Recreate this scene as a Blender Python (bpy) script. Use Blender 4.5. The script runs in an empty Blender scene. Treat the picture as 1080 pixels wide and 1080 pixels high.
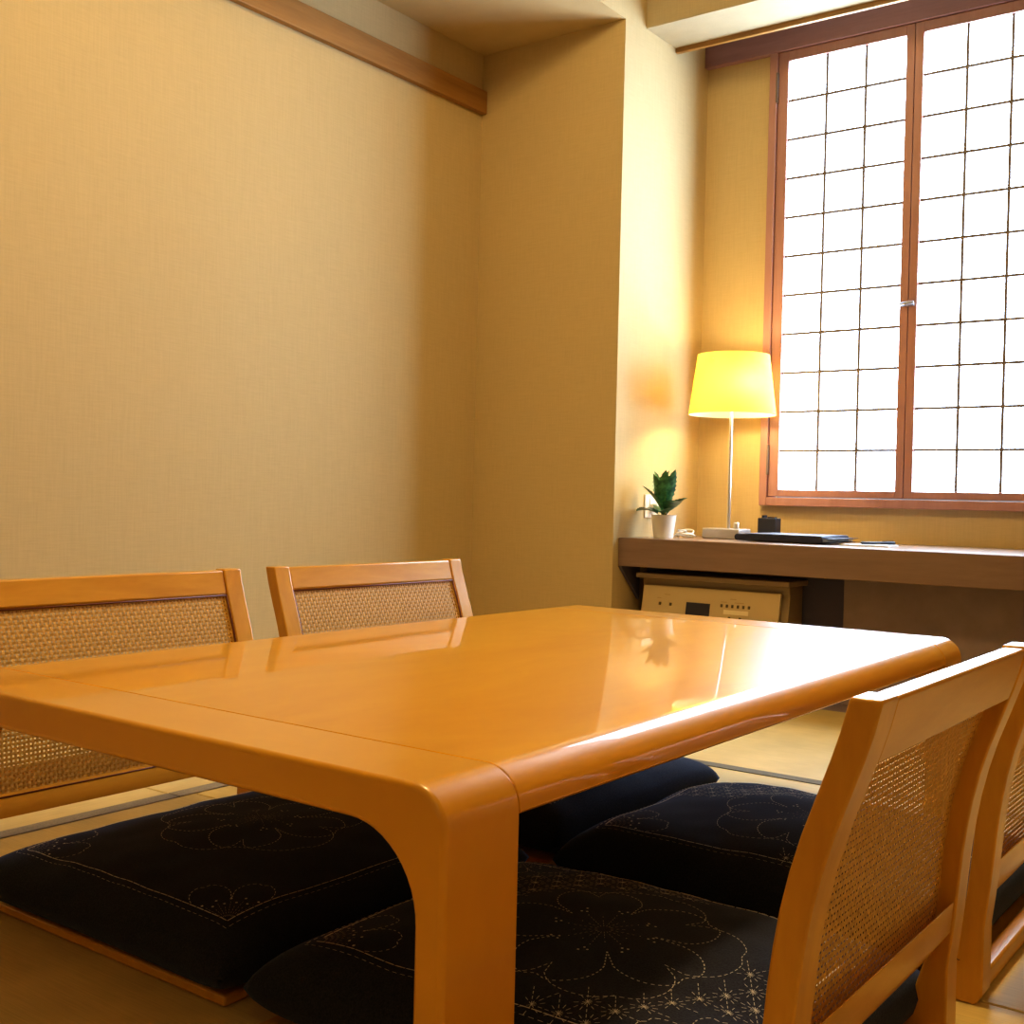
import bpy, bmesh, math, random
from mathutils import Vector, Matrix, noise

random.seed(7)
scene = bpy.context.scene
COL = scene.collection
CZ = 0.574                      # camera height above the tatami

# ------------------------------------------------------------------ materials
def new_mat(name):
    m = bpy.data.materials.new(name)
    m.use_nodes = True
    nt = m.node_tree
    nt.nodes.clear()
    out = nt.nodes.new('ShaderNodeOutputMaterial')
    b = nt.nodes.new('ShaderNodeBsdfPrincipled')
    nt.links.new(b.outputs[0], out.inputs[0])
    return m, nt, b, out

def N(nt, t, **kw):
    n = nt.nodes.new(t)
    for k, v in kw.items():
        setattr(n, k, v)
    return n

def ramp(nt, fac, stops):
    r = N(nt, 'ShaderNodeValToRGB')
    el = r.color_ramp.elements
    while len(el) < len(stops):
        el.new(0.5)
    for e, (p, c) in zip(el, stops):
        e.position = p
        e.color = (*c, 1)
    nt.links.new(fac, r.inputs[0])
    return r.outputs[0]

def coords(nt, scale, kind='Object', rot=(0, 0, 0)):
    tc = N(nt, 'ShaderNodeTexCoord')
    mp = N(nt, 'ShaderNodeMapping')
    mp.inputs['Scale'].default_value = scale
    mp.inputs['Rotation'].default_value = rot
    nt.links.new(tc.outputs[kind], mp.inputs[0])
    return mp.outputs[0]

def nz(nt, vec, scale, detail=4, rough=.5, dist=0):
    n = N(nt, 'ShaderNodeTexNoise')
    n.inputs['Scale'].default_value = scale
    n.inputs['Detail'].default_value = detail
    n.inputs['Roughness'].default_value = rough
    n.inputs['Distortion'].default_value = dist
    nt.links.new(vec, n.inputs['Vector'])
    return n.outputs[0]

def bump(nt, b, h, strength, dist):
    bp = N(nt, 'ShaderNodeBump')
    bp.inputs['Strength'].default_value = strength
    bp.inputs['Distance'].default_value = dist
    nt.links.new(h, bp.inputs['Height'])
    nt.links.new(bp.outputs[0], b.inputs['Normal'])

def plain(name, col, rough=.5, metal=0, spec=.5, coat=0, vary=.0, vscale=20):
    m, nt, b, o = new_mat(name)
    b.inputs['Roughness'].default_value = rough
    b.inputs['Metallic'].default_value = metal
    b.inputs['Specular IOR Level'].default_value = spec
    b.inputs['Coat Weight'].default_value = coat
    b.inputs['Coat Roughness'].default_value = .08
    if vary:
        f = nz(nt, coords(nt, (1, 1, 1)), vscale)
        c = ramp(nt, f, [(.3, tuple(x * (1 - vary) for x in col)), (.7, tuple(min(1, x * (1 + vary)) for x in col))])
        nt.links.new(c, b.inputs['Base Color'])
    else:
        b.inputs['Base Color'].default_value = (*col, 1)
    return m

def wood(name, c1, c2, scale, rough=.35, coat=0., coat_rough=.06, spec=.5, fine=1.0):
    m, nt, b, o = new_mat(name)
    v = coords(nt, scale)
    f1 = nz(nt, v, 3.0, 6, .6, .6)
    f2 = nz(nt, v, 22.0, 3, .6)
    mx = N(nt, 'ShaderNodeMath', operation='MULTIPLY_ADD')
    mx.inputs[1].default_value = .35 * fine
    nt.links.new(f2, mx.inputs[0])
    nt.links.new(f1, mx.inputs[2])
    c = ramp(nt, mx.outputs[0], [(.42, c1), (.85, c2)])
    nt.links.new(c, b.inputs['Base Color'])
    b.inputs['Roughness'].default_value = rough
    b.inputs['Specular IOR Level'].default_value = spec
    b.inputs['Coat Weight'].default_value = coat
    b.inputs['Coat Roughness'].default_value = coat_rough
    return m

def wallpaper(name, col):
    m, nt, b, o = new_mat(name)
    v1 = coords(nt, (18, 18, 420))
    v2 = coords(nt, (300, 300, 14))
    f1 = nz(nt, v1, 1.0, 3)
    f2 = nz(nt, v2, 1.0, 3)
    ad = N(nt, 'ShaderNodeMath', operation='ADD')
    nt.links.new(f1, ad.inputs[0]); nt.links.new(f2, ad.inputs[1])
    c = ramp(nt, ad.outputs[0], [(.7, tuple(x * .94 for x in col)), (1.3, tuple(min(1, x * 1.03) for x in col))])
    # ramp factor clamps at 1: halve it
    hv = N(nt, 'ShaderNodeMath', operation='MULTIPLY'); hv.inputs[1].default_value = .5
    nt.links.new(ad.outputs[0], hv.inputs[0])
    rp = c.node
    nt.links.new(hv.outputs[0], rp.inputs[0])
    rp.color_ramp.elements[0].position = .36; rp.color_ramp.elements[1].position = .64
    nt.links.new(c, b.inputs['Base Color'])
    b.inputs['Roughness'].default_value = .85
    b.inputs['Specular IOR Level'].default_value = .2
    bump(nt, b, hv.outputs[0], .10, .001)
    return m

def tatami(name, col, along_x):
    m, nt, b, o = new_mat(name)
    v = coords(nt, (14, 420, 1) if along_x else (420, 14, 1))
    f = nz(nt, v, 1.0, 2)
    f2 = nz(nt, coords(nt, (6, 6, 1)), 1.0, 3)
    ad = N(nt, 'ShaderNodeMath', operation='MULTIPLY_ADD'); ad.inputs[1].default_value = .6
    nt.links.new(f, ad.inputs[0]); nt.links.new(f2, ad.inputs[2])
    c = ramp(nt, ad.outputs[0], [(.5, tuple(x * .82 for x in col)), (1., tuple(min(1, x * 1.1) for x in col))])
    nt.links.new(c, b.inputs['Base Color'])
    b.inputs['Roughness'].default_value = .6
    b.inputs['Specular IOR Level'].default_value = .3
    bump(nt, b, f, .3, .001)
    return m

M = {}
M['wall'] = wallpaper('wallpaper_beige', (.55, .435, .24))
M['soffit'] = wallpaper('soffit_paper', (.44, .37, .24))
M['ceiling'] = plain('ceiling_board', (.56, .48, .32), .9)
M['tat_x'] = tatami('tatami_along_x', (.66, .50, .20), True)
M['tat_y'] = tatami('tatami_along_y', (.70, .56, .28), False)
M['heri'] = plain('tatami_border', (.30, .27, .22), .8, vary=.15, vscale=300)
M['heri_dark'] = plain('tatami_border_dark', (.16, .14, .09), .8, vary=.15, vscale=300)
M['sub'] = plain('subfloor', (.10, .07, .04), .9)
M['top'] = wood('table_lacquer', (.70, .32, .012), (.82, .42, .024), (1.6, .55, 1.6), .36, .62, .03, spec=.25, fine=.5)
M['arch'] = wood('table_frame_lacquer', (.66, .30, .010), (.78, .39, .022), (.6, 1.6, .6), .32, .6, .06, fine=.5)
M['chair'] = wood('chair_wood', (.58, .27, .020), (.72, .375, .040), (6, 6, 1.0), .34, .35, .14, fine=.7)
M['rail'] = wood('chair_rail_wood', (.58, .27, .020), (.72, .375, .040), (6, 1.0, 6), .34, .35, .14, fine=.7)
M['cane'] = wood('cane', (.52, .28, .05), (.72, .43, .10), (60, 60, 60), .5, 0)
M['cane_edge'] = plain('cane_spline', (.17, .05, .025), .5)
M['nageshi'] = wood('rail_wood', (.26, .125, .025), (.37, .19, .045), (3, .5, 6), .55)
M['frame'] = wood('window_wood', (.35, .18, .16), (.43, .235, .21), (6, 6, .6), .35, .2)
M['header'] = wood('header_wood', (.24, .13, .15), (.31, .175, .195), (.6, 6, 6), .45)
M['kumiko'] = plain('lattice_wood', (.16, .125, .11), .6)
M['desk'] = wood('desk_wood', (.19, .12, .09), (.25, .165, .13), (.6, 6, 6), .42, .25, .2)
M['desktop'] = wood('desktop_wood', (.27, .18, .13), (.34, .23, .17), (.6, 6, 6), .28, .3, .15)
M['deskpanel'] = plain('desk_panel', (.27, .20, .205), .6, vary=.08)
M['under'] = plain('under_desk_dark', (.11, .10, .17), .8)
M['cushion'] = None
M['white'] = plain('white_ceramic', (.82, .80, .74), .35)
M['plastic'] = plain('white_plastic', (.80, .76, .66), .4)
M['base'] = plain('lamp_base', (.42, .40, .38), .35, .2)
M['chrome'] = plain('brushed_metal', (.72, .70, .66), .28, .9)
M['ac'] = plain('ac_body', (.30, .22, .13), .5)
M['ac_panel'] = plain('ac_panel', (.52, .40, .22), .5)
M['ac_lid'] = plain('ac_lid', (.33, .24, .15), .5)
M['display'] = plain('display', (.03, .026, .04), .25)
M['mark'] = plain('panel_marks', (.10, .07, .035), .6)
M['sticker'] = plain('sticker', (.74, .62, .40), .5)
M['navy'] = plain('navy_leather', (.018, .022, .045), .45, vary=.2, vscale=120)
M['black'] = plain('black_box', (.018, .018, .026), .5)
M['paper'] = plain('paper', (.78, .77, .74), .7)
M['paper2'] = plain('paper_blue', (.45, .55, .68), .6)
M['soil'] = plain('soil', (.10, .06, .02), .9, vary=.3, vscale=80)
M['stem'] = plain('plant_stem', (.30, .24, .06), .6)

def leaf_mat():
    m, nt, b, o = new_mat('leaf')
    f = nz(nt, coords(nt, (60, 60, 60)), 1.0, 3)
    c = ramp(nt, f, [(.35, (.015, .075, .040)), (.68, (.09, .26, .10))])
    nt.links.new(c, b.inputs['Base Color'])
    b.inputs['Roughness'].default_value = .35
    return m
M['leaf'] = leaf_mat()

def cushion_mat():
    m, nt, b, o = new_mat('cushion_cloth')
    f = nz(nt, coords(nt, (500, 500, 500)), 1.0, 2)
    c = ramp(nt, f, [(.3, (.014, .015, .022)), (.75, (.036, .038, .050))])
    nt.links.new(c, b.inputs['Base Color'])
    b.inputs['Roughness'].default_value = .95
    b.inputs['Specular IOR Level'].default_value = .12
    b.inputs['Sheen Weight'].default_value = .25
    b.inputs['Sheen Roughness'].default_value = .5
    b.inputs['Sheen Tint'].default_value = (.35, .45, .75, 1)
    bump(nt, b, f, .4, .001)
    return m
M['cushion'] = cushion_mat()
M['stitch'] = plain('stitch_thread', (.62, .57, .48), .8)

def shade_mat():
    m, nt, b, o = new_mat('lamp_shade_cloth')
    nt.nodes.remove(b)
    d = N(nt, 'ShaderNodeBsdfDiffuse')
    g = N(nt, 'ShaderNodeNewGeometry')          # inner side of the cloth painted whiter, standing in for its lit inside
    cm = N(nt, 'ShaderNodeMixRGB'); cm.inputs[1].default_value = (.80, .62, .24, 1); cm.inputs[2].default_value = (.95, .93, .86, 1)
    nt.links.new(g.outputs['Backfacing'], cm.inputs[0]); nt.links.new(cm.outputs[0], d.inputs[0])
    t = N(nt, 'ShaderNodeBsdfTranslucent'); t.inputs[0].default_value = (.80, .52, .05, 1)
    mx = N(nt, 'ShaderNodeMixShader'); mx.inputs[0].default_value = .55
    nt.links.new(d.outputs[0], mx.inputs[1]); nt.links.new(t.outputs[0], mx.inputs[2])
    nt.links.new(mx.outputs[0], o.inputs[0])
    return m
M['shade'] = shade_mat()

def pane_mat():
    # frosted pane, bright with the daylight behind it
    m, nt, b, o = new_mat('backlit_frosted_pane')
    b.inputs['Base Color'].default_value = (.85, .86, .84, 1)
    b.inputs['Roughness'].default_value = .5
    b.inputs['Emission Color'].default_value = (.60, .78, 1.0, 1)
    b.inputs['Emission Strength'].default_value = WINDOW_EMIT
    return m
WINDOW_EMIT = 15.0
M['pane'] = pane_mat()

def bulb_mat():
    m, nt, b, o = new_mat('bulb_glass')
    b.inputs['Emission Color'].default_value = (1, .72, .32, 1)
    b.inputs['Emission Strength'].default_value = 6
    return m
M['bulb'] = bulb_mat()

# ------------------------------------------------------------------ mesh helpers
class MB:
    def __init__(self):
        self.bm = bmesh.new()
    def box(self, x0, x1, y0, y1, z0, z1, mat=0):
        v = [self.bm.verts.new(p) for p in
             [(x0, y0, z0), (x1, y0, z0), (x1, y1, z0), (x0, y1, z0), (x0, y0, z1), (x1, y0, z1), (x1, y1, z1), (x0, y1, z1)]]
        for f in [(0, 3, 2, 1), (4, 5, 6, 7), (0, 1, 5, 4), (1, 2, 6, 5), (2, 3, 7, 6), (3, 0, 4, 7)]:
            fc = self.bm.faces.new([v[i] for i in f]); fc.material_index = mat
        return self
    def prism(self, poly, axis, a, b):
        """extrude a polygon (list of 2D points) along an axis: 'y' -> (x,z), 'x' -> (y,z), 'z' -> (x,y)"""
        def P(p, t):
            return {'y': (p[0], t, p[1]), 'x': (t, p[0], p[1]), 'z': (p[0], p[1], t)}[axis]
        va = [self.bm.verts.new(P(p, a)) for p in poly]
        vb = [self.bm.verts.new(P(p, b)) for p in poly]
        n = len(poly)
        self.bm.faces.new(va); self.bm.faces.new(list(reversed(vb)))
        for i in range(n):
            j = (i + 1) % n
            self.bm.faces.new([va[i], vb[i], vb[j], va[j]])
        return self
    def lathe(self, prof, cx, cy, seg=40, cap0=True, cap1=True):
        rings = []
        for r, z in prof:
            rings.append([self.bm.verts.new((cx + r * math.cos(2 * math.pi * k / seg), cy + r * math.sin(2 * math.pi * k / seg), z)) for k in range(seg)])
        for a, b in zip(rings, rings[1:]):
            for k in range(seg):
                j = (k + 1) % seg
                self.bm.faces.new([a[k], a[j], b[j], b[k]])
        if cap0: self.bm.faces.new(list(reversed(rings[0])))
        if cap1: self.bm.faces.new(rings[-1])
        return self
    def tube(self, pts, r, seg=8):
        pts = [Vector(p) for p in pts]
        rings = []
        for i, p in enumerate(pts):
            d = (pts[min(i + 1, len(pts) - 1)] - pts[max(i - 1, 0)]).normalized()
            s = d.cross(Vector((0, 0, 1)))
            if s.length < 1e-3: s = d.cross(Vector((0, 1, 0)))
            s.normalize(); u = s.cross(d)
            rr = r[i] if isinstance(r, (list, tuple)) else r
            rings.append([self.bm.verts.new(p + s * rr * math.cos(2 * math.pi * k / seg) + u * rr * math.sin(2 * math.pi * k / seg)) for k in range(seg)])
        for a, b in zip(rings, rings[1:]):
            for k in range(seg):
                j = (k + 1) % seg
                self.bm.faces.new([a[k], a[j], b[j], b[k]])
        self.bm.faces.new(list(reversed(rings[0]))); self.bm.faces.new(rings[-1])
        return self
    def build(self, name, mats, parent=None, bevel=0, seg=2, smooth=False, subsurf=0):
        bmesh.ops.recalc_face_normals(self.bm, faces=self.bm.faces[:])
        me = bpy.data.meshes.new(name)
        self.bm.to_mesh(me); self.bm.free()
        for m in (mats if isinstance(mats, (list, tuple)) else [mats]):
            me.materials.append(m)
        o = bpy.data.objects.new(name, me)
        COL.objects.link(o)
        if parent: o.parent = parent
        if bevel:
            bv = o.modifiers.new('bevel', 'BEVEL'); bv.width = bevel; bv.segments = seg
            bv.limit_method = 'ANGLE'; bv.angle_limit = math.radians(35)
        if subsurf:
            ss = o.modifiers.new('sub', 'SUBSURF'); ss.levels = subsurf; ss.render_levels = subsurf
        if smooth or bevel:
            for p in me.polygons: p.use_smooth = True
            if bevel and not smooth:
                me.set_sharp_from_angle(angle=math.radians(40))
        return o

def thing(name, label, cat, loc=(0, 0, 0), rz=0, group=None):
    o = bpy.data.objects.new(name, None)
    o.empty_display_size = .05
    COL.objects.link(o)
    o.location = loc; o.rotation_euler = (0, 0, rz)
    tag(o, label, cat, group)
    return o

def tag(o, label=None, cat=None, group=None, kind=None):
    if label: o['label'] = label
    if cat: o['category'] = cat
    if group: o['group'] = group
    if kind: o['kind'] = kind
    return o

def struct(o, label=None):
    o['kind'] = 'structure'
    if label: o['label'] = label
    return o

def dup(root, loc, rz, label):
    r = root.copy(); COL.objects.link(r)
    r.location = loc; r.rotation_euler = (0, 0, rz); r['label'] = label
    def rec(a, b):
        for ch in list(a.children):
            if ch is r: continue
            c = ch.copy(); COL.objects.link(c); c.parent = b
            rec(ch, c)
    rec(root, r)
    return r

# ------------------------------------------------------------------ room shell
XL, XJ, YR, YW = -2.455, -1.895, 3.10, 3.658
XRT, YB, ZC = 1.70, -1.70, 2.45
ZS = 1.498 + CZ                 # soffit underside
b = MB(); b.box(XL - .1, XL, YB - .1, YR + .1, -.05, ZC); struct(b.build('wall_left', M['wall']), 'beige papered left wall')
b = MB(); b.box(XL, XJ, YR, YW + .15, -.05, ZS); struct(b.build('wall_pier', M['wall']), 'papered pier jutting out beside the window')
b = MB(); b.box(XL, XJ, YB, YW + .15, ZS, ZC); struct(b.build('trim_soffit', M['wall']), 'papered dropped soffit above the left wall')
b = MB(); b.box(XRT, XRT + .1, YB - .1, YW + .1, -.05, ZC); struct(b.build('wall_right', M['wall']))
b = MB(); b.box(XL - .1, XRT + .1, YB - .1, YB, -.05, ZC); struct(b.build('wall_back', M['wall']))
b = MB(); b.box(XL - .1, XRT + .1, YB - .1, YW + .15, ZC, ZC + .08); struct(b.build('ceiling', M['ceiling']))
b = MB(); b.box(XL - .1, XRT + .1, YB - .1, YW + .15, -.09, -.045); struct(b.build('floor', M['sub']))
# window wall with its opening
WX0, WX1, WZ0, WZ1 = -1.651, -.694, -.003 + CZ, 1.508 + CZ
b = MB()
b.box(XJ, WX0, YW, YW + .12, -.05, ZC)
b.box(WX1, XRT, YW, YW + .12, -.05, ZC)
b.box(WX0, WX1, YW, YW + .12, -.05, WZ0)
b.box(WX0, WX1, YW, YW + .12, WZ1, ZC)
struct(b.build('wall_window', M['wall']), 'papered wall round the latticed window')
# curtain box and its board edge
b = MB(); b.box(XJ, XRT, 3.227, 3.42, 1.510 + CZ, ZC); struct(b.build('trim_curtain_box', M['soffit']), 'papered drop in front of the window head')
b = MB(); b.box(XJ, XRT, 3.42, 3.436, 1.494 + CZ, 1.56 + CZ); struct(b.build('trim_curtain_edge', M['nageshi'], bevel=.002))
# dark wooden window head beam
b = MB(); b.box(XJ, XRT, YW - .028, YW - .001, WZ1, WZ1 + .26); struct(b.build('trim_window_head', M['header'], bevel=.003), 'dark wooden beam over the window')
# picture rail along left wall
b = MB(); b.box(XL, XL + .022, YB, YR - .001, 1.297 + CZ, 1.373 + CZ); struct(b.build('trim_rail', M['nageshi'], bevel=.002), 'brown wooden rail along the left wall')

# ------------------------------------------------------------------ tatami mats
def mat_tile(x0, x1, y0, y1, along_x, borders, label):
    g = .0015
    t = thing('tatami_mat', label, 'tatami mat', ((x0 + x1) / 2, (y0 + y1) / 2, -.045), 0, 'tatami mats of the floor')
    hx, hy = (x1 - x0) / 2 - g, (y1 - y0) / 2 - g
    b = MB(); b.box(-hx, hx, -hy, hy, 0, .0445)
    b.build('mat_surface', M['tat_x'] if along_x else M['tat_y'], t, bevel=.002)
    w = .034
    for e, dark in borders:
        b = MB()
        if e == 'x1': b.box(hx - w, hx, -hy, hy, .044, .0455)
        if e == 'x0': b.box(-hx, -hx + w, -hy, hy, .044, .0455)
        if e == 'y0': b.box(-hx, hx, -hy, -hy + w, .044, .0455)
        if e == 'y1': b.box(-hx, hx, hy - w, hy, .044, .0455)
        b.build('cloth_border', M['heri_dark'] if dark else M['heri'], t)
    return t
XS = -1.782
mat_tile(XL, XS, YB, 1.385, False, [('x1', 0)], 'tatami mat along the left wall behind the nearer cane chair')
mat_tile(XL, XS, 1.385, YR, False, [('x1', 0)], 'tatami mat along the left wall behind the farther cane chair')
mat_tile(XS, 0.02, 2.30, 3.16, True, [('y0', 1)], 'pale tatami mat between the low table and the desk')
mat_tile(XS, 0.02, 1.42, 2.30, True, [], 'tatami mat under the far half of the low table')
mat_tile(XS, 0.02, .54, 1.42, True, [], 'tatami mat under the near half of the low table')
mat_tile(XS, 0.02, -.34, .54, True, [('y1', 0)], 'tatami mat at the near end of the low table')
mat_tile(0.02, .90, -.34, 1.42, False, [], 'tatami mat at the lower right of the near cane chair')
mat_tile(0.02, .90, 1.42, 3.16, False, [], 'tatami mat to the right of the far cane chair')
b = MB(); b.box(XJ, XRT, 3.16, YW, -.045, -.002); struct(b.build('trim_sill_board', M['deskpanel']))

# ------------------------------------------------------------------ window
def glass_z(r): return .051 + CZ + r
w = bpy.data.objects.new('window_1', None); COL.objects.link(w); w.location = (WX0, YW, WZ0); struct(w, 'window of two frosted lattice sashes in a reddish wooden frame')
ox, oy, oz = WX0, YW, WZ0
def L(x0, x1, y0, y1, z0, z1): return (x0 - ox, x1 - ox, y0 - oy, y1 - oy, z0 - oz, z1 - oz)
FY0, FY1 = YW - .030, YW + .05
b = MB()
b.box(*L(WX0, WX0 + .027, FY0, FY1, WZ0, WZ1 - .001))
b.box(*L(WX1 - .027, WX1, FY0, FY1, WZ0, WZ1 - .001))
b.box(*L(WX0 + .027, WX1 - .027, FY0, FY1, WZ0, WZ0 + .028))
b.build('window_frame', M['frame'], w, bevel=.002)
GZ0, GZ1 = .051 + CZ, 1.474 + CZ
xm = -1.172
for (sx0, sx1, gx0, gx1, side) in ((WX0 + .028, xm - .001, -1.588, -1.199, 0), (xm + .001, WX1 - .028, -1.145, -.757, 1)):
    sy0, sy1 = YW - .020, YW + .012
    b = MB()
    b.box(*L(sx0, gx0, sy0, sy1, WZ0 + .031, WZ1 - .001))
    b.box(*L(gx1, sx1, sy0, sy1, WZ0 + .031, WZ1 - .001))
    b.box(*L(gx0, gx1, sy0, sy1, WZ0 + .031, GZ0))
    b.box(*L(gx0, gx1, sy0, sy1, GZ1, WZ1 - .001))
    s = b.build('sash', M['frame'], w, bevel=.0015)
    b = MB(); b.box(*L(gx0 - .004, gx1 + .004, YW - .001, YW + .004, GZ0 - .004, GZ1 + .004)); b.build('pane', M['pane'], s)
    b = MB()
    hb = .0040
    for k in (1, 2):
        x = gx0 + (gx1 - gx0) * k / 3
        b.box(*L(x - hb, x + hb, YW - .011, YW - .002, GZ0, GZ1))
    for k in range(1, 11):
        z = GZ0 + (GZ1 - GZ0) * k / 11
        b.box(*L(gx0, gx1, YW - .0105, YW - .0025, z - hb, z + hb))
    b.build('lattice', M['kumiko'], s)
    if side == 0:
        for z in (.05, .34, 1.33):
            b = MB(); zz = CZ + z
            if z == .05: continue
            z0 = {.34: .10, 1.33: 1.34}[z] + CZ
            b.box(*L(sx0 - .004, sx0 + .003, sy0 - .012, sy0 + .004, z0, z0 + .10)); b.build('hinge', M['kumiko'], s, bevel=.001)
b = MB()
b.tube([(-1.196 - ox, YW - .028 - oy, 1.208 - .571 + 0 + CZ - CZ + (0) + .003), (-1.175 - ox, YW - .036 - oy, .640), (-1.152 - ox, YW - .030 - oy, .643)], [.005, .007, .006])
b.box(-1.192 - ox, -1.152 - ox, YW - .026 - oy, YW - .020 - oy, .633, .646)
lt = b.build('latch', plain('latch_metal', (.30, .30, .34), .4, .6), w, bevel=.002)
lt.location.z = 1.208 - (WZ0 + .639)

# ------------------------------------------------------------------ low table
TX0, TX1, TY0, TY1, TZ = -1.425, -.575, .700, 2.135, .3445
TH = .040
table = thing('low_table', 'low lacquered honey-coloured wooden table with rounded edges in the middle of the mats', 'table', ((TX0 + TX1) / 2, (TY0 + TY1) / 2, 0))
hw = (TX1 - TX0) / 2
def arc(cx, cz, r, a0, a1, n):
    return [(cx + r * math.cos(math.radians(a0 + (a1 - a0) * k / n)), cz + r * math.sin(math.radians(a0 + (a1 - a0) * k / n))) for k in range(n + 1)]
R1 = .037
prof = arc(hw - R1, TZ - R1, R1, 90, 0, 10) + [(hw, TZ - TH + .003), (hw - .003, TZ - TH), (-hw + .003, TZ - TH), (-hw, TZ - TH + .003)] + arc(-hw + R1, TZ - R1, R1, 180, 90, 10)
yc = (TY0 + TY1) / 2
SE = .100
b = MB(); b.prism(prof, 'y', TY0 + SE + .0008 - yc, TY1 - SE - .0008 - yc)
b.build('tabletop', M['top'], table, bevel=.0012)
LT, R2 = .031, .075
R3 = .037
outer = [(hw, 0)] + arc(hw - R3, TZ - R3, R3, 0, 90, 12) + arc(-hw + R3, TZ - R3, R3, 90, 180, 12) + [(-hw, 0)]
inner = [(-hw + LT, 0)] + arc(-hw + LT + R2, TZ - TH - R2, R2, 180, 90, 12) + arc(hw - LT - R2, TZ - TH - R2, R2, 90, 0, 12) + [(hw - LT, 0)]
for (a, c) in ((TY0, TY0 + SE - .0008), (TY1 - SE + .0008, TY1)):
    b = MB(); b.prism(outer + inner, 'y', a - yc, c - yc)
    o = b.build('leg_frame', M['arch'], table, bevel=.0055, seg=4)
    # only the edges away from the seam are rounded over
    seam_y = (c if a == TY0 else a) - yc
    o.modifiers['bevel'].limit_method = 'WEIGHT'
    at = o.data.attributes.new('bevel_weight_edge', 'FLOAT', 'EDGE')
    vs = o.data.vertices
    for e in o.data.edges:
        y0_, y1_ = vs[e.vertices[0]].co.y, vs[e.vertices[1]].co.y
        if abs(y0_ - y1_) < 1e-5: at.data[e.index].value = .12 if abs(y0_ - seam_y) < 1e-4 else 1.0

# ------------------------------------------------------------------ chairs
PROF = [(0, -.046), (.02, -.040), (.05, -.022), (.085, -.010), (.15, -.003), (.222, .003), (.28, .012), (.33, .026), (.384, .046), (.436, .062)]
def xf(z):                       # front face of the curved back at height z
    for (z0, x0), (z1, x1) in zip(PROF, PROF[1:]):
        if z <= z1:
            t = (z - z0) / (z1 - z0)
            return x0 + (x1 - x0) * t
    return PROF[-1][1]
def xs(z):                       # smoothed
    return (xf(max(0, z - .02)) + 2 * xf(z) + xf(min(.436, z + .02))) / 4
CW, CR, PWD, PT = .552, .474, .038, .025   # chair widths (wall side, near side), post width, post thickness
SD = .57                         # seat depth
def make_chair(label, width):
    t = thing('low_chair', label, 'chair', (0, 0, 0), 0, 'low cane-back chairs round the table')
    h = width / 2
    zs = [.0, .004, .012, .03, .06, .09, .12, .15, .18, .21, .24, .27, .30, .33, .36, .39, .41, .436]
    for s in (-1, 1):
        front = [(xs(z), z) for z in zs]
        back = [(max(xs(z), -.010) + (PT if z > .01 else PT - .008 + z * .8), z) for z in reversed(zs)]
        front[0] = (xs(0) + .004, 0)
        b = MB(); y0, y1 = sorted((s * h, s * (h - PWD)))
        b.prism(front + back, 'y', y0, y1)
        b.build('side_post', M['chair'], t, bevel=.0035, seg=3)
    yi = h - PWD - .0006
    # top rail (curved section)
    zz = [.393, .405, .42, .434]
    b = MB(); b.prism([(xs(z) + .002, z) for z in zz] + [(xs(z) + PT - .001, z) for z in reversed([.380, .395, .41, .434])], 'y', -yi, yi)
    b.build('top_rail', M['rail'], t, bevel=.003, seg=3)
    b = MB(); b.prism([(xs(.095) + .003, .094), (xs(.11) + .001, .118), (xs(.16) + PT - .002, .164), (xs(.13) + PT - .002, .130)], 'y', -yi, yi)
    b.build('lower_rail', M['rail'], t, bevel=.0025, seg=2)
    # woven cane panel: over-and-under strips
    b = MB(); bm = b.bm
    z0, z1 = .112, .400
    pitch = .0070
    nv = int(2 * yi / pitch); nh = int((z1 - z0) / pitch)
    amp, wv = .0004, .0021
    off = .006
    def cane_strip(pts, wdir):
        prev = None
        for p in pts:
            a = bm.verts.new(p + wdir); c = bm.verts.new(p - wdir)
            if prev: bm.faces.new([prev[0], a, c, prev[1]])
            prev = (a, c)
    for i in range(nv + 1):
        y = -yi + (i + .5) * (2 * yi) / (nv + 1)
        pts = []
        for j in range(nh + 1):
            z = z0 + (j + .5) * (z1 - z0) / (nh + 1)
            sg = 1 if (i + j) % 2 else -1
            pts.append(Vector((xs(z) + off + sg * amp, y, z)))
        cane_strip(pts, Vector((0, wv, 0)))
    for j in range(nh + 1):
        z = z0 + (j + .5) * (z1 - z0) / (nh + 1)
        pts = []
        for i in range(nv + 1):
            y = -yi + (i + .5) * (2 * yi) / (nv + 1)
            sg = -1 if (i + j) % 2 else 1
            pts.append(Vector((xs(z) + off + sg * amp, y, z)))
        cane_strip(pts, Vector((0, 0, wv)))
    b.build('cane_panel', M['cane'], t)
    # dark spline let in round the cane
    b = MB()
    r = .0016
    for z in (.3905,):
        b.tube([(xs(z) + .003, -yi, z), (xs(z) + .003, yi, z)], r, 6)
    b.tube([(xs(.119) + .003, -yi, .119), (xs(.119) + .003, yi, .119)], r, 6)
    b.tube([(xs(.125) + .003, -yi, .125), (xs(.125) + .003, yi, .125)], r * .8, 6)
    for s in (-1, 1):
        b.tube([(xs(z) + .003, s * (yi - .001), z) for z in zs if .11 < z < .40], r, 6)
    b.build('cane_spline', M['cane_edge'], t, smooth=True)
    # seat board on the mat
    b = MB(); b.box(-SD, -.014, -yi, yi, 0.001, .0140)
    b.box(-SD, -.055, -h + .004, -yi, 0.001, .0140); b.box(-SD, -.055, yi, h - .004, 0.001, .0140)
    b.build('seat_board', M['rail'], t, bevel=.003)
    b = MB(); b.box(-.0135, .008, -yi, yi, .001, .024)
    b.build('back_stretcher', M['rail'], t, bevel=.003)
    return t
XRC, XLC = -.360, -1.578
Y1, Y2 = .822 + CR / 2, 1.402 + CR / 2
Y3, Y4 = .845 + CW / 2, 1.477 + CW / 2
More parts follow.
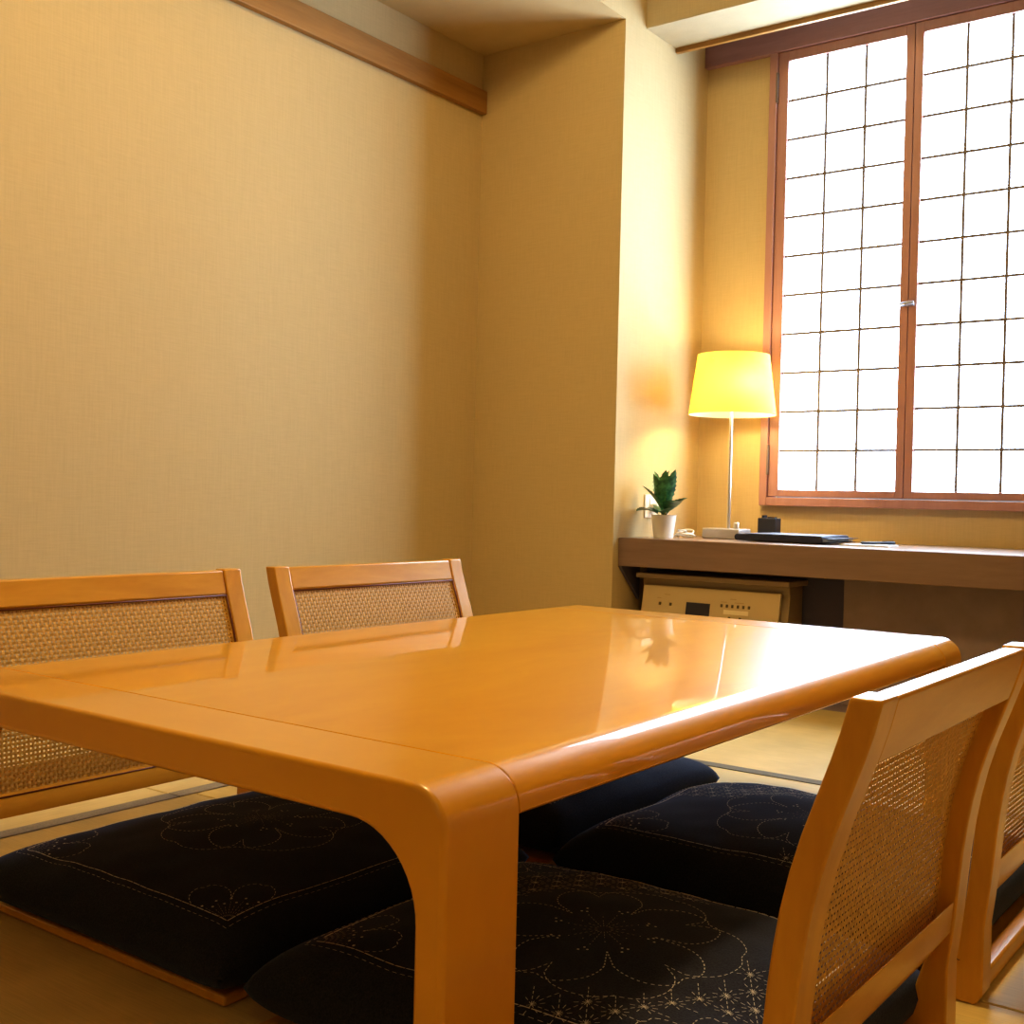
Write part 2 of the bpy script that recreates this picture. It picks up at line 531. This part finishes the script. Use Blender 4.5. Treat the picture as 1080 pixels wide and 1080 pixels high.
chair = make_chair('cane-back low chair in the right foreground, its back nearest the camera', CR)
chair.location = (XRC, Y1, 0)
dup(chair, (XRC, Y2, 0), 0, 'cane-back low chair at the right edge, mostly cut off, beyond the foreground chair')
chair = make_chair('cane-back low chair at the left edge behind the near end of the table', CW)
chair.location = (XLC, Y3, 0); chair.rotation_euler = (0, 0, math.pi)
dup(chair, (XLC, Y4, 0), math.pi, 'cane-back low chair by the left wall behind the far half of the table')

# ------------------------------------------------------------------ cushions
def make_cushion(label, cx, cy, sx, sy, seed, flip, turn=0, stars=True):
    """a square stuffed floor cushion with white sashiko stitching on its top"""
    a, c = sx / 2, sy / 2
    rnd = random.Random(seed)
    zseam, up = (.031, .037) if seed == 1 else (.034, .046)
    def plan(u, v):
        return (a * u * (1 - .022 * (1 - v * v)), c * v * (1 - .022 * (1 - u * u)))
    def ztop(u, v):
        e = max(0, (1 - abs(u) ** 9)) ** .40 * max(0, (1 - abs(v) ** 9)) ** .40
        bulge = .026 * (1 - u * u) * (1 - v * v)
        p = noise.noise(Vector((u * 2.2 + seed * 3.1, v * 2.2, seed))) * .006 + noise.noise(Vector((u * 6 + seed, v * 5, 7.7))) * .0022
        return zseam + (up + bulge + p) * e
    def zbot(u, v):
        e = max(0, (1 - abs(u) ** 12)) ** .4 * max(0, (1 - abs(v) ** 12)) ** .4
        return zseam - (zseam - .001) * e
    n = 56
    us = [math.sin(math.pi / 2 * (2 * i / n - 1)) * .55 + (2 * i / n - 1) * .45 for i in range(n + 1)]
    b = MB(); bm = b.bm
    T = [[None] * (n + 1) for _ in range(n + 1)]; B = [[None] * (n + 1) for _ in range(n + 1)]
    for i, u in enumerate(us):
        for j, v in enumerate(us):
            x, y = plan(u, v)
            T[i][j] = bm.verts.new((x, y, ztop(u, v)))
            B[i][j] = T[i][j] if i in (0, n) or j in (0, n) else bm.verts.new((x, y, zbot(u, v)))
    for i in range(n):
        for j in range(n):
            f = bm.faces.new([T[i][j], T[i + 1][j], T[i + 1][j + 1], T[i][j + 1]]); f.smooth = True
            vs = [B[i][j], B[i][j + 1], B[i + 1][j + 1], B[i + 1][j]]
            if len(set(vs)) == 4 and not all(vv in (T[i][j], T[i][j+1], T[i+1][j+1], T[i+1][j]) for vv in vs):
                f = bm.faces.new(vs); f.smooth = True
    # stitches ------------------------------------------------------------
    def S(x, y):                 # point on the top surface
        u, v = x / a, y / c
        for _ in range(3):
            px, py = plan(u, v)
            u += (x - px) / a; v += (y - py) / c
        u = max(-.995, min(.995, u)); v = max(-.995, min(.995, v))
        return Vector((x, y, ztop(u, v) + .0011))
    def dash(p, q, w):
        P, Q = S(*p), S(*q)
        d = Q - P
        if d.length < 1e-5: return
        s = d.cross(Vector((0, 0, 1))).normalized() * w
        f = bm.faces.new([bm.verts.new(P - s), bm.verts.new(Q - s), bm.verts.new(Q + s), bm.verts.new(P + s)])
        f.material_index = 1
    def line(pts, on=.0045, off=.003, w=.00045, jit=.0):
        # walk along the polyline laying dashes
        seg = []
        for p, q in zip(pts, pts[1:]):
            L_ = math.hypot(q[0] - p[0], q[1] - p[1])
            k = max(1, int(L_ / .0015))
            for i in range(k):
                t = i / k; seg.append((p[0] + (q[0] - p[0]) * t, p[1] + (q[1] - p[1]) * t))
        seg.append(pts[-1])
        d = 0; state = True; start = seg[0]
        for p, q in zip(seg, seg[1:]):
            d += math.hypot(q[0] - p[0], q[1] - p[1])
            if state and d >= on:
                if abs(q[0]) < a * .97 and abs(q[1]) < c * .97: dash(start, q, w)
                d = 0; state = False
            elif not state and d >= off:
                d = 0; state = True; start = q
    def dot(x, y, r=.0016):
        if abs(x) > a * .95 or abs(y) > c * .95: return
        f = bm.faces.new([bm.verts.new(S(x + r * math.cos(k * math.pi / 3), y + r * math.sin(k * math.pi / 3))) for k in range(6)])
        f.material_index = 1
    ia, ic = a - .054, c - .054
    line([(-ia, -ic), (ia, -ic), (ia, ic), (-ia, ic), (-ia, -ic)], .012, .0012, .0009)
    ja, jc = ia + .009, ic + .009
    line([(-ja, -jc), (ja, -jc), (ja, jc), (-ja, jc), (-ja, -jc)], .005, .004, .0004)
    # quarter flowers in the corners: fan of stamens with knots, petals round it
    def petals(cx, cy, r0, r1, n, a0, a1, w=.00045, on=.0035, off=.0022):
        st = (a1 - a0) / n
        for k in range(n):
            m = a0 + st * (k + .5)
            P = []
            for i in range(25):
                t = i / 24
                ang = a0 + st * k + st * t
                rr = r0 + (r1 - r0) * (math.sin(math.pi * t) ** .45) * (1 - .10 * math.exp(-((t - .5) / .06) ** 2))
                P.append((cx + rr * math.cos(ang), cy + rr * math.sin(ang)))
            P = [p for p in P if abs(p[0]) < ia and abs(p[1]) < ic]
            if len(P) > 2: line(P, on, off, w)
    def stamens(cx, cy, r, n, a0, a1, rr=.0016):
        for k in range(n):
            ang = a0 + (a1 - a0) * (k + .5) / n
            q = r * (1 + .12 * (-1) ** k)
            line([(cx + .2 * r * math.cos(ang), cy + .2 * r * math.sin(ang)), (cx + q * .85 * math.cos(ang), cy + q * .85 * math.sin(ang))], .003, .003, .0002)
            x, y = cx + q * math.cos(ang), cy + q * math.sin(ang)
            if abs(x) < ia and abs(y) < ic: dot(x, y, rr)
    for (qx, qy, a0) in ((-1, -1, 0), (1, -1, math.pi / 2), (1, 1, math.pi), (-1, 1, 1.5 * math.pi)):
        stamens(qx * ia, qy * ic, .045, 9, a0, a0 + math.pi / 2, .0017)
        petals(qx * ia, qy * ic, .05, .095, 2, a0, a0 + math.pi / 2)
    # large flower in the middle
    fx, fy = (.02, -.015)
    petals(fx, fy, .055, .130, 5, .3, .3 + 2 * math.pi, .0006, .003, .002)
    petals(fx, fy, .095, .150, 5, .3 + math.pi / 5, .3 + math.pi / 5 + 2 * math.pi, .00045)
    for k in range(8):
        ang = k * math.pi / 4 + .15
        for (dr, da) in ((.050, 0), (.054, .09), (.058, -.06)):
            dot(fx + dr * math.cos(ang + da), fy + dr * math.sin(ang + da), .0015)
    stamens(fx, fy, .036, 16, 0, 2 * math.pi, .0007)
    # hemp-leaf star lattice in two opposite fields
    s_ = .030
    hh = s_ * math.sqrt(3) / 2
    for i in range(-12, 13):
        for j in range(-10, 11):
            X = (i + (j % 2) * .5) * s_; Y = j * hh
            if abs(X) > ia - .004 or abs(Y) > ic - .004: continue
            if math.hypot(X - fx, Y - fy) < .155: continue
            if min(math.hypot(X - qx * ia, Y - qy * ic) for qx in (-1, 1) for qy in (-1, 1)) < .10: continue
            if (X > .03) == (Y > 0) or not stars: continue
            for k in range(6):
                an = k * math.pi / 3 + math.pi / 6
                line([(X, Y), (X + hh * .62 * math.cos(an), Y + hh * .62 * math.sin(an))], .0035, .0018, .00033)
            for k in range(3):
                an = k * math.pi / 3
                line([(X, Y), (X + s_ * math.cos(an), Y + s_ * math.sin(an))], .0035, .0018, .00033)
    o = b.build('floor_cushion', [M['cushion'], M['stitch']])
    o.location = (cx, cy, .0145); o.rotation_euler = (0, 0, turn + (math.pi if flip else 0))
    tag(o, label, 'cushion', 'dark stitched cushions on the chairs')
    return o
make_cushion('dark floor cushion on the left edge chair, in front of the near table leg', -1.246, Y3 - .012, .524, .574, 1, True, 0, False)
make_cushion('dark navy floor cushion farthest back under the table, on the far left chair', -1.247, Y4 - .002, .520, .550, 2, True)
make_cushion('dark floor cushion with dotted flower on the foreground right chair', -.660, Y1 + .004, .576, .480, 3, False)
make_cushion('dark navy floor cushion on the far right chair, its corner behind the foreground chair back', -.658, Y2 + .004, .575, .486, 4, False)

# ------------------------------------------------------------------ desk under the window
DZ = .460
DY = 3.130
desk = thing('writing_desk', 'long brown built-in writing desk under the window', 'desk', (-1.0, 3.4, 0))
dx, dy = -1.0, 3.4
b = MB(); b.box(XJ + .001 - dx, XRT - .001 - dx, DY + .012 - dy, YW - .002 - dy, DZ - .028, DZ); b.build('desktop', M['desktop'], desk, bevel=.0015)
b = MB(); b.box(XJ + .001 - dx, XRT - .001 - dx, DY - dy, DY + .0105 - dy, .371, DZ - .0005)
b.build('front_board', M['desk'], desk, bevel=.002)
b = MB(); b.box(-1.215 - dx, XRT - .002 - dx, 3.27 - dy, 3.295 - dy, 0, DZ - .029); b.build('back_panel', M['deskpanel'], desk)
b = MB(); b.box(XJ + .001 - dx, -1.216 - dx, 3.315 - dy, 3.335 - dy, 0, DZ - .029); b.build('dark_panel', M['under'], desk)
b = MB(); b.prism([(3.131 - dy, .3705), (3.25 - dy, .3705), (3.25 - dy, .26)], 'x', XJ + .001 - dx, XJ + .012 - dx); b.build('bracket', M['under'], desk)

# ------------------------------------------------------------------ floor-standing air conditioner
ac = thing('air_conditioner', 'beige floor-standing air conditioner with sloped control panel under the desk', 'air conditioner', (-1.60, 3.42, 0))
ax, ay = -1.60, 3.42
b = MB(); b.prism([(3.205 - ay, .30), (3.20 - ay, .335), (3.30 - ay, .335), (3.30 - ay, 0), (3.165 - ay, 0), (3.165 - ay, .09)], 'x', -1.842 - ax, -1.352 - ax)
b.build('casing', M['ac'], ac, bevel=.003)
b = MB(); b.box(-1.850 - ax, -1.340 - ax, 3.168 - ay, 3.31 - ay, .336, .352); b.build('lid', M['ac_lid'], ac, bevel=.003)
# sloped panel: from (y 3.192, z .312) down to (y 3.165, z .15)
def pan(yz_off, x0, x1, t0, t1, th):
    ya, za, yb, zb = 3.186, .315, 3.150, .12
    dyy, dzz = yb - ya, zb - za
    l = math.hypot(dyy, dzz); ny, nz_ = dzz / l, -dyy / l     # outward normal toward -y
    f = lambda t, o: (ya + dyy * t / l + ny * o - ay, za + dzz * t / l + nz_ * o)
    return [f(t0, yz_off), f(t1, yz_off), f(t1, yz_off + th), f(t0, yz_off + th)], x0 - ax, x1 - ax
b = MB(); p, x0, x1 = pan(-.012, -1.830, -1.372, 0, .19, .012); b.prism(p, 'x', x0, x1); cp = b.build('control_panel', M['ac_panel'], ac, bevel=.002)
b = MB(); p, x0, x1 = pan(.0002, -1.674, -1.594, .046, .084, .0012); b.prism(p, 'x', x0, x1); b.build('display', M['display'], cp)
b = MB(); p, x0, x1 = pan(.0002, -1.548, -1.468, .060, .073, .0008); b.prism(p, 'x', x0, x1); b.build('sticker', M['sticker'], cp)
for k in range(6):
    xx = -1.556 + k * .0178
    b = MB(); p, x0, x1 = pan(.0002, xx - .003, xx + .003, .044, .053, .003); b.prism(p, 'x', x0, x1); b.build('button', M['mark'], cp)
for xx, t in ((-1.765, .052), (-1.728, .052), (-1.527, .080), (-1.492, .080)):
    b = MB(); p, x0, x1 = pan(.0002, xx - .0035, xx + .0035, t, t + .009, .003); b.prism(p, 'x', x0, x1); b.build('button', M['mark'], cp)
fm = plain('faint_marks', (.40, .29, .14), .6)
for xx, t, wd in ((-1.742, .026, .020), (-1.770, .038, .014), (-1.52, .026, .02), (-1.50, .036, .03), (-1.55, .036, .02)):
    b = MB(); p, x0, x1 = pan(.0002, xx - wd / 2, xx + wd / 2, t, t + .0022, .0004); b.prism(p, 'x', x0, x1); b.build('faint_mark', fm, cp)

# ------------------------------------------------------------------ table lamp
lx, ly = -1.660, 3.430
lamp = thing('table_lamp', 'table lamp with glowing yellow fabric shade on the desk', 'lamp', (lx, ly, DZ))
b = MB(); b.box(-.075, .055, -.045, .045, 0, .034); b.build('base', M['base'], lamp, bevel=.004)
b = MB(); b.lathe([(.0055, .034), (.0055, .43)], -.003, 0, 16); b.build('pole', M['chrome'], lamp, smooth=False)
b = MB(); b.lathe([(.009, .034), (.009, .052), (.007, .055)], .034, -.02, 16); b.build('switch_knob', M['chrome'], lamp, bevel=.001)
sz0, sz1 = .860 - DZ, 1.052 - DZ
b = MB(); b.lathe([(.139, sz0), (.1385, sz0 + .004), (.1145, sz1 - .004), (.114, sz1)], 0, 0, 64, False, False)
sh = b.build('lamp_shade', M['shade'], lamp, smooth=True)
b = MB()
for k in range(3):
    an = k * 2 * math.pi / 3 + .4
    b.tube([(.006 * math.cos(an), .006 * math.sin(an), .425), (.1165 * math.cos(an), .1165 * math.sin(an), sz1 - .02)], .0012, 6)
b.build('shade_holder', M['chrome'], lamp)
b = MB(); b.lathe([(.012, .43), (.014, .455), (.026, .485), (.030, .505), (.024, .528), (.008, .538)], 0, 0, 20); bl = b.build('bulb', M['bulb'], lamp, smooth=True)
bl.visible_shadow = True

# ------------------------------------------------------------------ potted plant
px, py = -1.791, 3.232
pl = thing('potted_plant', 'small green leafy plant in a white pot on the desk', 'plant', (px, py, DZ))
b = MB(); b.lathe([(.029, 0), (.031, .003), (.0395, .072), (.0405, .074), (.0375, .074), (.036, .062), (.004, .060)], 0, 0, 36, True, True); b.build('pot', M['white'], pl, smooth=False, bevel=.0)
b = MB(); b.lathe([(.0355, .060), (.0355, .064), (.01, .067)], 0, 0, 24); b.build('soil', M['soil'], pl, smooth=True)
def leaf(az, tilt0, tilt1, length, width, base):
    """feather-notched leaf blade on a short stalk; tilt = angle above horizontal along its length"""
    b = MB(); bm = b.bm
    n = 22
    d = Vector((math.cos(az), math.sin(az), 0)); sdir = Vector((-math.sin(az), math.cos(az), 0))
    p = Vector(base); rows = []
    for i in range(n + 1):
        t = i / n
        ti = math.radians(tilt0 + (tilt1 - tilt0) * t)
        step = d * math.cos(ti) + Vector((0, 0, 1)) * math.sin(ti)
        up = -d * math.sin(ti) + Vector((0, 0, 1)) * math.cos(ti)
        if t < .22: w = .0018
        else:
            s = (t - .22) / .78
            w = width * (math.sin(math.pi * min(1, s ** .75)) ** .8) * (1 - .22 * (i % 2)) + .0004
        rows.append((bm.verts.new(p + sdir * w + up * w * .35), bm.verts.new(p), bm.verts.new(p - sdir * w + up * w * .35)))
        p = p + step * (length / n)
    for r0, r1 in zip(rows, rows[1:]):
        for k in (0, 1):
            f = bm.faces.new([r0[k], r1[k], r1[k + 1], r0[k + 1]]); f.smooth = True
    b.build('leaf', M['leaf'], pl)
# azimuth: camera right is (.80,-.59); left (-.80,.59); toward camera (.59... )
RA = math.atan2(-.594, .804)
for args in [
    (RA + 3.14, 70, 58, .172, .014), (RA + 2.75, 62, 40, .150, .014), (RA + 2.9, 38, -5, .120, .018), (RA - 2.6, 34, -18, .112, .018),
    (RA + 1.5, 86, 78, .160, .015), (RA - 1.3, 82, 66, .150, .017), (RA + .10, 72, 62, .172, .016), (RA - .25, 76, 66, .165, .016),
    (RA - .05, 42, 4, .138, .020), (RA - .55, 30, -12, .120, .018), (RA + .5, 50, 20, .115, .016), (RA - 1.9, 66, 40, .130, .016)]:
    leaf(args[0], args[1], args[2], args[3] * .95, args[4] * 1.7, (random.uniform(-.006, .006), random.uniform(-.006, .006), .066))
for k in range(3):
    an = k * 2.1
    b = MB(); b.tube([(.006 * math.cos(an), .006 * math.sin(an), .062), (.003 * math.cos(an), .003 * math.sin(an), .105)], [.0032, .0016], 8); b.build('stem', M['stem'], pl, smooth=True)

# ------------------------------------------------------------------ outlet, plug and cord
ot = thing('wall_outlet', 'pale square wall outlet behind the potted plant', 'outlet', (XJ, 3.325, .522))
b = MB(); b.box(.0003, .006, -.040, .040, 0, .076); b.build('plate', M['plastic'], ot, bevel=.002)
b = MB(); b.box(.0061, .0085, -.014, .014, .012, .064); b.build('socket', M['white'], ot, bevel=.001)
cord = thing('power_cord', 'white power cord plugged into the outlet, coiled on the desk behind the pot', 'cord', (XJ, 3.325, DZ))
b = MB(); b.box(.0087, .034, -.012, .012, .084, .108); b.build('plug', M['plastic'], cord, bevel=.004)
pts = [(.032, 0, .096), (.05, 0, .094), (.066, .005, .07), (.072, .01, .03), (.08, .0, .006)]
for k in range(60):
    an = k * 2 * math.pi / 17
    pts.append((.128 + (.036 - .0003 * k) * math.cos(an + 2.6), .005 + .030 * math.sin(an + 2.6), .0045 + .0052 * (k // 17) + .022 * max(0, math.sin(an * .7)) * (k % 17) / 17))
pts.append((.12, .04, .006)); pts.append((.10, .08, .004)); pts.append((.08, .12, .004))
b = MB(); b.tube(pts, .0026, 8); b.build('cable', M['plastic'], cord, smooth=True)

# ------------------------------------------------------------------ desk things
cb = thing('card_holder', 'small black box with cards behind the folder at the back of the desk', 'box', (-1.578, 3.555, DZ))
b = MB(); b.box(-.031, .031, -.022, .022, 0, .070); b.build('holder', M['black'], cb, bevel=.002)
b = MB(); b.box(-.020, -.012, -.015, .010, .070, .079); b.box(-.004, .024, -.006, .008, .070, .074); b.build('card', M['black'], cb)

fo = thing('folder', 'navy leather folder lying flat on the desk', 'folder', (-1.415, 3.385, DZ), math.radians(-1))
def rounded(x0, x1, z0, z1):
    r = (z1 - z0) / 2
    return [(x1, z0), (x1, z1)] + [(x0 + r - r * math.sin(a), z0 + r + r * math.cos(a)) for a in [math.pi * k / 10 for k in range(11)]]
b = MB(); b.prism(rounded(-.155, .128, .003, .023), 'y', -.105, .105); b.build('cover', M['navy'], fo, bevel=.002)
b = MB(); b.box(-.120, .125, -.1062, .103, .0235, .0255); b.build('flap', plain('navy_flap', (.13, .17, .26), .35), fo, bevel=.001)
b = MB(); b.box(.1282, .150, -.100, .104, .0045, .0065); b.box(.1282, .158, -.100, .104, .017, .0185); b.build('inner_leaf', M['navy'], fo)
b = MB(); b.box(.1282, .140, -.098, .103, .0085, .0105); b.box(.1282, .144, -.098, .103, .0125, .0145); b.build('page', M['paper2'], fo)

mp = thing('notepad', 'white notepad on the desk to the right of the folder', 'notepad', (-1.185, 3.345, DZ), math.radians(4))
b = MB(); b.box(-.055, .082, -.062, .062, 0, .004); b.build('pages', M['paper'], mp, bevel=.0005)
b = MB(); b.box(-.055, .082, -.0625, -.058, .0042, .0048); b.build('edge_binding', M['paper2'], mp)
pen = thing('pen', 'dark pen lying on the white notepad', 'pen', (-1.150, 3.350, DZ + .0095), math.radians(62))
b = MB(); b.tube([(-.062, 0, 0), (-.056, 0, 0), (.045, 0, 0)], [.0012, .0042, .0046], 10); b.build('barrel', M['black'], pen, smooth=True)
b = MB(); b.tube([(.0452, 0, 0), (.066, 0, 0)], [.0050, .0046], 10); b.box(.02, .062, -.0012, .0012, .0046, .0060); b.build('cap', M['black'], pen)

# ------------------------------------------------------------------ lights
def light(name, kind, loc, energy, col, size=.1, rot=None):
    d = bpy.data.lights.new(name, kind); d.energy = energy; d.color = col
    if kind in ('POINT', 'SPOT'): d.shadow_soft_size = size
    if kind == 'AREA': d.size = size
    o = bpy.data.objects.new(name, d); COL.objects.link(o); o.location = loc
    if rot: o.rotation_euler = rot
    return o
light('ceiling_lamp_light', 'POINT', (-1.0, 1.35, 2.34), 50, (1, .73, .34), .13)
light('warm_fill_light', 'POINT', (.7, -.8, 2.25), 8, (1, .72, .32), .15)  # added warm fill from behind the camera, no fixture known there
light('desk_lamp_light', 'POINT', (lx + .058, ly - .044, .950), 5.5, (1, .68, .28), .03)

wd = bpy.data.worlds.new('world'); scene.world = wd; wd.use_nodes = True
bg = wd.node_tree.nodes['Background']; bg.inputs[0].default_value = (.8, .9, 1, 1); bg.inputs[1].default_value = .3

# ------------------------------------------------------------------ camera
yaw, pitch, roll = .6361355, .01154185, -.0235893
f = Vector((-math.sin(yaw), math.cos(yaw), 0)); r = Vector((math.cos(yaw), math.sin(yaw), 0)); u = Vector((0, 0, 1))
f2 = f * math.cos(pitch) - u * math.sin(pitch); u2 = u * math.cos(pitch) + f * math.sin(pitch)
r3 = r * math.cos(roll) - u2 * math.sin(roll); u3 = u2 * math.cos(roll) + r * math.sin(roll)
cam = bpy.data.cameras.new('camera'); co = bpy.data.objects.new('camera', cam); COL.objects.link(co)
co.matrix_world = Matrix(((r3.x, u3.x, -f2.x, 0), (r3.y, u3.y, -f2.y, 0), (r3.z, u3.z, -f2.z, CZ), (0, 0, 0, 1)))
cam.sensor_width = 36; cam.sensor_height = 36; cam.sensor_fit = 'HORIZONTAL'
cam.lens = 1223.73 / 1080 * 36
cam.clip_start = .02
scene.camera = co

scene.view_settings.view_transform = 'Standard'
scene.view_settings.look = 'Medium High Contrast'
scene.view_settings.exposure = .25
scene.cycles.max_bounces = 8
scene.cycles.diffuse_bounces = 5
scene.cycles.use_denoising = True
scene.cycles.sample_clamp_indirect = 6
